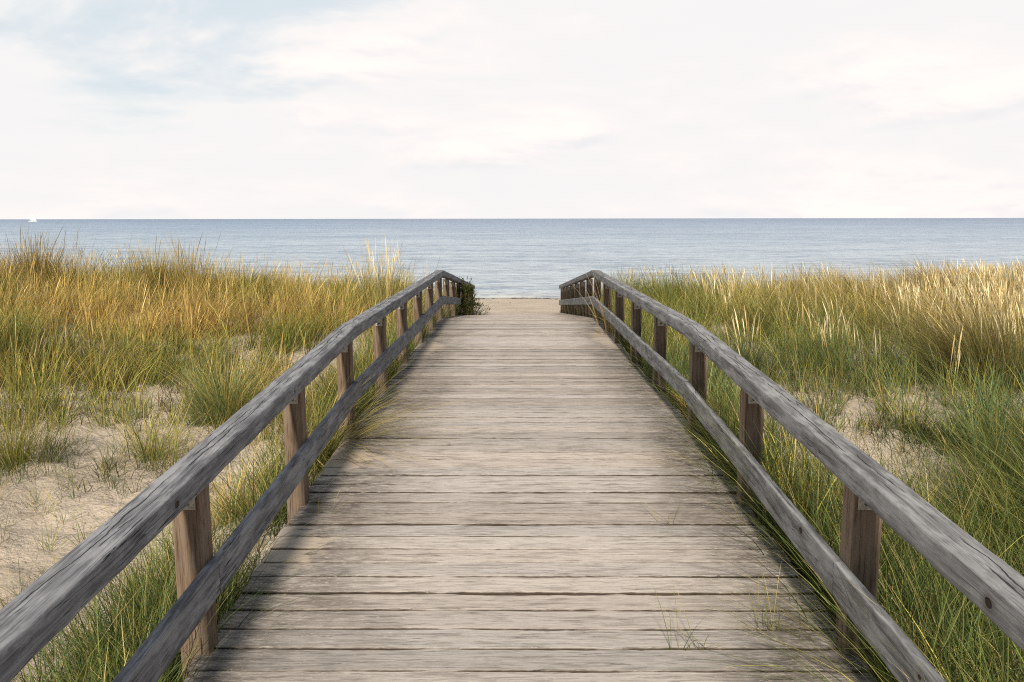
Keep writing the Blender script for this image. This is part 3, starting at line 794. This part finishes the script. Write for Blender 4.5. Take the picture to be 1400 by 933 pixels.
tussock('grass_tussock', -6.75, 15.4, 'left one of two upright tussocks close together on the left skyline', n=420, radius=0.22, h=0.78, w=0.007, spread=0.2, bend=0.3, base=('olive', 'dead'), tip=('olive', 'gold', 'straw'), tw=(1, 0.8, 0.7), heads=30, hh=1.0, group=G1, K=4)
tussock('grass_tussock', -6.05, 15.3, 'right one of two upright tussocks close together on the left skyline', n=420, radius=0.17, h=0.90, w=0.007, spread=0.2, bend=0.3, base=('olive', 'gold'), tip=('yellow', 'gold', 'straw'), tw=(1, 1, 1), heads=26, hh=1.12, group=G1, K=4)
tussock('reed_clump', -2.1, 13.2, 'clump of tall thin reeds with feathery pale tops behind the left handrail against the sea', cat='reeds', n=260, radius=0.22, h=0.46, w=0.006, spread=0.2, bend=0.3, base=('green', 'olive'), tip=('fresh', 'olive', 'straw'), tw=(1, 1, 0.5), heads=60, hh=1.12, headcol=('straw', 'pale'), K=4)
tussock('grass_tussock', 4.95, 8.7, 'large hair-like tussock leaning left in the middle of the right dune', n=1200, radius=0.24, h=0.92, w=0.0048, spread=0.40, bend=0.7, base=('olive', 'dead', 'green'), bw=(1, 0.7, 1), tip=('straw', 'tan', 'yellow', 'olive'), tw=(1, 1.1, 0.6, 0.6), wind=(-0.40, 0.0), heads=70, hh=1.1, group=G1)
tussock('grass_tussock', 3.55, 9.6, 'tussock with a fan of upright straw stalks on the right dune', n=300, radius=0.15, h=0.5, w=0.0055, spread=0.35, bend=0.5, base=('green', 'bluegreen'), tip=('fresh', 'bluegreen', 'olive'), tw=(1, 1, 1), heads=22, hh=0.98, headcol=('straw', 'straw'), group=G1)
tussock('grass_tussock', 2.55, 9.2, 'blue-green tussock with a few bent straw stalks beside the right handrail bend', n=420, radius=0.18, h=0.5, w=0.005, spread=0.4, bend=0.6, base=('bluegreen', 'green'), tip=('bluegreen', 'fresh'), tw=(1, 0.8), heads=8, hh=0.9, headcol=('straw', 'tan'), group=G1)
tussock('grass_tussock', 1.36, 2.75, 'spreading tussock at the right post nearest the camera, thin blades fanned over the planks', n=240, radius=0.09, h=0.55, w=0.0036, spread=0.55, bend=1.0, base=('green', 'olive'), tip=('straw', 'olive', 'green'), tw=(1, 1, 0.8), wind=(-0.45, 0.0), group=G1)
tussock('grass_tussock', 1.33, 2.2, 'green and straw tussock growing over the planks in the lower right corner', n=260, radius=0.08, h=0.46, w=0.0038, spread=0.6, bend=1.0, base=('green', 'dark'), tip=('green', 'fresh', 'straw'), tw=(1, 1, 0.9), wind=(-0.35, 0.0), group=G1)
tussock('grass_tussock', 1.42, 6.55, 'low rust-orange tussock just beside the right edge of the planks', n=320, radius=0.10, h=0.26, w=0.004, spread=0.4, bend=0.7, base=('rust', 'dead'), tip=('rust', 'gold', 'green'), tw=(1.4, 0.6, 0.4), group=G1)
tussock('dry_stalks', 1.20, 10.6, 'bundle of dry straw stalks leaning across the right handrail before its peak', cat='dry stalks', n=30, radius=0.07, h=0.92, w=0.007, spread=0.14, bend=0.30, base=('rust', 'tan'), tip=('straw', 'pale', 'tan'), tw=(1, 0.6, 0.6), wind=(-0.16, 0), K=8, hvar=0.2)
# blades growing up through gaps of the deck
for (x, y, n_, h_, lab) in ((0.98, 3.05, 26, 0.20, 'thin yellow-green sprout growing through a gap between planks near the right edge'),
                            (0.66, 2.82, 14, 0.20, 'sparse long thin blades growing through a plank gap nearer the middle of the deck'),
                            (-0.96, 4.05, 5, 0.17, 'few upright dark green blades growing between planks near the left edge'),
                            (0.80, 4.0, 5, 0.20, 'few hair-thin pale blades growing between planks on the right side')):
    a = Acc()
    th = RNG.uniform(0.1, 0.9, n_)
    rt = np.stack([x + RNG.normal(0, 0.05, n_), np.full(n_, 2.70 + 0.14 * round((y - 2.70) / 0.14) + 0.004), np.full(n_, float(deck_z(y)) - 0.02)], -1)
    a.add(blades(rt, h_ * RNG.uniform(0.6, 1.5, n_), th, RNG.uniform(0.2, 0.9, n_), RNG.uniform(0, 6.28, n_), np.full(n_, 0.0028),
                 pick(['green', 'olive'], [1, 1], n_), pick(['olive', 'straw', 'fresh'], [1, 1, 0.6], n_), K=6))
    tag(a.build('grass_sprout', (x, y, float(deck_z(y)))), lab, 'sprout', 'sprouts in the plank gaps')

# ------------------------------------------------------------------ shrub at the far end of the left handrail
def shrub(x, y, label, rad, hgt_, n):
    z = float(ground_z(x, y))
    root = empty('shrub', (x, y, z)); tag(root, label, 'shrub')
    st = Acc(); lf = Acc()
    m = 26
    az = RNG.uniform(0, 6.28, m); th = np.abs(RNG.normal(0.4, 0.3, m))
    V, F, C = blades(np.zeros((m, 3)) + np.stack([RNG.normal(0, .06, m), RNG.normal(0, .06, m), np.zeros(m)], -1), np.full(m, hgt_ * 0.9), th, RNG.normal(0.3, 0.2, m), az, np.full(m, 0.012), pick(['dead'], [1], m), pick(['dead'], [1], m), K=4, wprof='stalk')
    mesh_obj('stems', V, F, TWIG, root, col=C)
    u = RNG.random(n) ** 0.5; a = RNG.uniform(0, 6.28, n); e = RNG.random(n)
    lump = 0.8 + 0.3 * np.sin(a * 3 + 1) * np.sin(e * 7)
    px = rad * u * np.cos(a) * (1.1 - e * 0.75) * lump; py = rad * 1.3 * u * np.sin(a) * (1.1 - e * 0.75) * lump; pz = e * hgt_ * lump
    L = RNG.uniform(0.04, 0.10, n)
    tone = RNG.uniform(0.6, 1.3, n)[:, None]
    V, F, C = blades(np.stack([px, py, pz], -1), L, RNG.uniform(0.2, 1.6, n), RNG.normal(0.5, 0.4, n), a + RNG.normal(0, 0.8, n), np.full(n, 0.016), pick(['dark', 'green', 'dead'], [1.2, 1, 0.4], n) * tone, pick(['green', 'olive', 'dark', 'rust'], [1, 0.7, 1, 0.2], n) * tone, K=3)
    mesh_obj('foliage', V, F, GRASS, root, col=C)
shrub(-1.02, 16.6, 'dark green leafy shrub growing over the far end of the left handrail', 0.50, 0.86, 4200)

# ------------------------------------------------------------------ wind-blown sand on the planks
def drift(x, y, rx, ry, h, label):
    n = 34
    us = np.linspace(-1, 1, n); X, Yg = np.meshgrid(us, us)
    r = np.sqrt(X ** 2 + Yg ** 2)
    f = np.clip(1 - r * (1 + 0.6 * vnoise(X * 2 + x * 5, Yg * 2 + y * 3, 2, 4, 3)), 0, 1)
    wx = x + X * rx; wy = y + Yg * ry
    z = deck_z(wy) - 0.010 + h * f + 0.002 * f * vnoise(wx, wy, 40, 1, 2)
    V = np.stack([wx - x, wy - y, z - float(deck_z(y))], -1).reshape(-1, 3)
    i = (np.arange(n - 1)[:, None] * n + np.arange(n - 1)[None, :]).ravel()
    F = np.stack([i, i + 1, i + n + 1, i + n], -1)
    o = mesh_obj('sand_drift', V, F, SAND, smooth=True, loc=(x, y, float(deck_z(y))))
    tag(o, label, 'sand', kind='stuff')
drift(0.05, 21.6, 1.6, 1.6, 0.05, 'beach sand blown up over the far end of the planks')

# ------------------------------------------------------------------ seaweed line and pebbles
def lumps(name, pts, size, mat, label, cat):
    V, F = [], []
    for (x, y) in pts:
        s_ = size * random.uniform(0.4, 1.5); z = max(float(ground_z(x, y)), 0.0)
        b = len(V); m = 6
        for k in range(m):
            a = k / m * 6.283; rr = s_ * random.uniform(0.7, 1.3)
            V.append((x + rr * 1.8 * math.cos(a), y + rr * math.sin(a), z - 0.01))
        for k in range(m):
            a = k / m * 6.283; rr = s_ * random.uniform(0.3, 0.6)
            V.append((x + rr * 1.8 * math.cos(a), y + rr * math.sin(a), z + s_ * random.uniform(0.4, 0.7)))
        for k in range(m):
            k2 = (k + 1) % m; F.append((b + k, b + k2, b + m + k2, b + m + k))
        F.append(tuple(b + m + k for k in range(m)))
    o = mesh_obj(name, V, F, mat); tag(o, label, cat, kind='stuff')
pts = []
for i in range(900):
    x = random.uniform(-6, 7); d = random.gauss(0, 0.12)
    if mnoise.noise(Vector((x * 0.8, 3, 0))) + 0.25 * x / 5 > -0.05: pts.append((x, 33.9 + d + 0.2 * math.sin(x)))
for i in range(14):
    pts.append((random.uniform(-5, 5), random.uniform(29, 34)))
lumps('seaweed_line', pts, 0.03, KELP, 'dark washed-up seaweed along the water line on the beach', 'seaweed')

# ------------------------------------------------------------------ sailing boat
def sailboat():
    D = 930.0
    root = empty('sailing_boat', (-0.5795 * D, D, 0)); root.rotation_euler = (0, 0, R(12)); root.scale = (0.82, 0.82, 0.82)
    tag(root, 'small white sailing boat on the horizon at the far left', 'sailing boat')
    L = 10.5
    secs = [(-L / 2, 1.0, 1.25), (-L / 4, 1.5, 1.15), (0, 1.65, 1.15), (L / 4, 1.25, 1.3), (L * 0.42, 0.5, 1.5), (L / 2, 0.04, 1.6)]
    V, F = [], []
    for (x, hw, top) in secs:
        for (yy, zz) in ((-hw, top), (-hw * 0.9, 0.3), (0, -0.5), (hw * 0.9, 0.3), (hw, top)): V.append((x, yy, zz))
    for i in range(len(secs) - 1):
        for j in range(4): F.append((i * 5 + j, (i + 1) * 5 + j, (i + 1) * 5 + j + 1, i * 5 + j + 1))
        F.append((i * 5 + 4, (i + 1) * 5 + 4, (i + 1) * 5, i * 5))
    F.append((0, 1, 2, 3, 4))
    h = mesh_obj('hull', V, F, HULL, root); recalc(h)
    V, F = box_verts(-1.8, 1.6, -0.8, 0.8, 1.15, 1.75); mesh_obj('cabin', V, F, HULL, root)
    V, F = box_verts(0.55, 0.7, -0.07, 0.07, 1.75, 13.5); mesh_obj('mast', V, F, METAL, root)
    V, F = box_verts(-3.9, 0.54, -0.06, 0.06, 2.25, 2.4); mesh_obj('boom', V, F, METAL, root)
    def sail(name, A, B, C):
        V = [];n = 8
        A, B, C = map(Vector, (A, B, C)); idx = {}
        for sgn in (0, 0.03):
            for i in range(n + 1):
                for j in range(n + 1 - i):
                    u, v = i / n, j / n
                    p = A * (1 - u - v) + B * u + C * v
                    p.y += 0.6 * math.sin(math.pi * min(1, (1 - u))) * 4 * (1 - u - v) * (v) + sgn
                    idx[(sgn, i, j)] = len(V); V.append(p)
        F = []
        for sgn in (0, 0.03):
            for i in range(n):
                for j in range(n - i):
                    F.append((idx[(sgn, i, j)], idx[(sgn, i + 1, j)], idx[(sgn, i, j + 1)]))
                    if i + j < n - 1: F.append((idx[(sgn, i + 1, j)], idx[(sgn, i + 1, j + 1)], idx[(sgn, i, j + 1)]))
        mesh_obj(name, V, F, SAIL, root, smooth=True)
    sail('mainsail', (0.5, 0, 2.5), (0.5, 0, 13.2), (-3.8, 0, 2.5))
    sail('jib', (4.9, 0, 1.8), (0.8, 0, 11.6), (0.9, 0, 2.1))
sailboat()

# ------------------------------------------------------------------ sky, sun, camera
w = bpy.data.worlds.new('World'); scene.world = w; w.use_nodes = True
nt = w.node_tree; nt.nodes.clear()
t = NT.__new__(NT); t.t = nt; t.L = nt.links
SUN_EL, SUN_AZ = 37.0, 184.5          # azimuth clockwise from +Y: behind the camera, to the left
sky = t.n('ShaderNodeTexSky', sky_type='NISHITA'); sky.sun_disc = False
sky.sun_elevation = R(SUN_EL); sky.sun_rotation = R(SUN_AZ); sky.air_density = 1.0; sky.dust_density = 1.5; sky.ozone_density = 1.2
tc = t.n('ShaderNodeTexCoord').outputs['Generated']
sep = t.n('ShaderNodeSeparateXYZ'); t.L.new(tc, sep.inputs[0])
zc = t.math('ADD', t.math('MAXIMUM', sep.outputs[2], 0.0), 0.12)
dv = t.n('ShaderNodeCombineXYZ')
t.set(dv.inputs[0], t.math('DIVIDE', sep.outputs[0], zc)); t.set(dv.inputs[1], t.math('DIVIDE', sep.outputs[1], zc)); dv.inputs[2].default_value = 0.37
pl = dv.outputs[0]
n1 = t.noise(t.vmath('MULTIPLY', tc, (2.2, 2.2, 6.0)), 1.0, 6, 0.6, 0.5)
n2 = t.noise(t.vmath('MULTIPLY', tc, (3.6, 3.6, 13.0)), 1.0, 8, 0.6, 0.25)
n3 = t.noise(t.vmath('ADD', t.vmath('MULTIPLY', tc, (3.6, 3.6, 13.0)), (0, 0, 0.16)), 1.0, 4, 0.55, 0.25)
# blue opening: towards the upper left and over the camera's head
def dirv(u, v):
    p = R(8.43); f = 1130
    x, yv = (u - 700) / f, -(v - 466.5) / f
    d = Vector((x, math.cos(p) + yv * math.sin(p), -math.sin(p) + yv * math.cos(p))); d.normalize(); return d
dB = dirv(130, -300)
gap = t.smooth(t.math('ADD', t.vmath('DOT_PRODUCT', tc, tuple(dB)), t.math('MULTIPLY', t.math('SUBTRACT', n1, 0.5), 0.30)), 0.958, 1.005)
high = t.math('MULTIPLY', t.smooth(sep.outputs[2], 0.40, 0.75), 0.55)
veil = t.math('MAXIMUM', t.math('MULTIPLY', gap, 0.45), t.math('MULTIPLY', high, t.smooth(n1, 0.35, 0.6)))
cloud = t.ramp(n2, [(0.40, (9.3, 9.2, 9.15)), (0.52, (9.55, 9.3, 9.2)), (0.58, (10.0, 9.5, 9.3)), (0.66, (10.9, 10.0, 9.5))])
under = t.math('MULTIPLY', t.smooth(n3, 0.54, 0.66), t.smooth(n2, 0.62, 0.50))
cloud = t.mix(t.math('MULTIPLY', under, 0.5), cloud, (8.0, 8.1, 8.5))
base = t.mix(t.math('SUBTRACT', 1.0, veil), t.mix(0.5, sky.outputs[0], (5.4, 8.2, 9.1)), cloud)
dim_side = t.math('MULTIPLY', t.smooth(t.math('ADD', t.math('SUBTRACT', sep.outputs[1], t.math('MULTIPLY', sep.outputs[0], 0.5)), t.math('MULTIPLY', t.math('SUBTRACT', n1, 0.5), 0.5)), 0.50, 0.10), 0.9)
over = t.math('MULTIPLY', t.smooth(t.math('ADD', sep.outputs[2], t.math('MULTIPLY', t.math('SUBTRACT', n1, 0.5), 0.3)), 0.46, 0.72), 0.85)
base = t.mix(t.math('MAXIMUM', dim_side, over), base, t.mix(t.smooth(n2, 0.50, 0.66), (1.5, 2.05, 2.9), (3.2, 3.4, 3.8)))  # unseen sky right, behind and overhead dimmed to deepen shade on the rails
bg = t.n('ShaderNodeBackground'); t.L.new(base, bg.inputs[0]); bg.inputs[1].default_value = 0.10
wo = t.n('ShaderNodeOutputWorld'); t.L.new(bg.outputs[0], wo.inputs[0])

sd = bpy.data.lights.new('sun', 'SUN'); sd.energy = 4.8; sd.angle = R(5.0); sd.color = (1.0, 0.92, 0.80)
so = bpy.data.objects.new('sun', sd); COL.objects.link(so)
az, el = R(SUN_AZ), R(SUN_EL)
tosun = Vector((math.sin(az) * math.cos(el), math.cos(az) * math.cos(el), math.sin(el)))
so.rotation_euler = tosun.to_track_quat('Z', 'Y').to_euler()
so.location = tosun * 30

cd = bpy.data.cameras.new('camera'); cd.sensor_width = 36; cd.lens = 1130 / 1400 * 36
cd.clip_start = 0.05; cd.clip_end = 60000
co = bpy.data.objects.new('camera', cd); COL.objects.link(co)
co.matrix_world = Matrix.Translation((0, 0, Z0)) @ Matrix.Rotation(R(0.25), 4, 'Z') @ Matrix.Rotation(R(90 - 8.43), 4, 'X') @ Matrix.Rotation(R(-0.08), 4, 'Z')
scene.camera = co

vs = scene.view_settings
vs.view_transform = 'Standard'; vs.look = 'None'; vs.exposure = 0.0; vs.gamma = 1.0; vs.use_curve_mapping = False
scene.cycles.use_denoising = False; scene.cycles.filter_width = 1.1
scene.cycles.max_bounces = 5; scene.cycles.transparent_max_bounces = 4
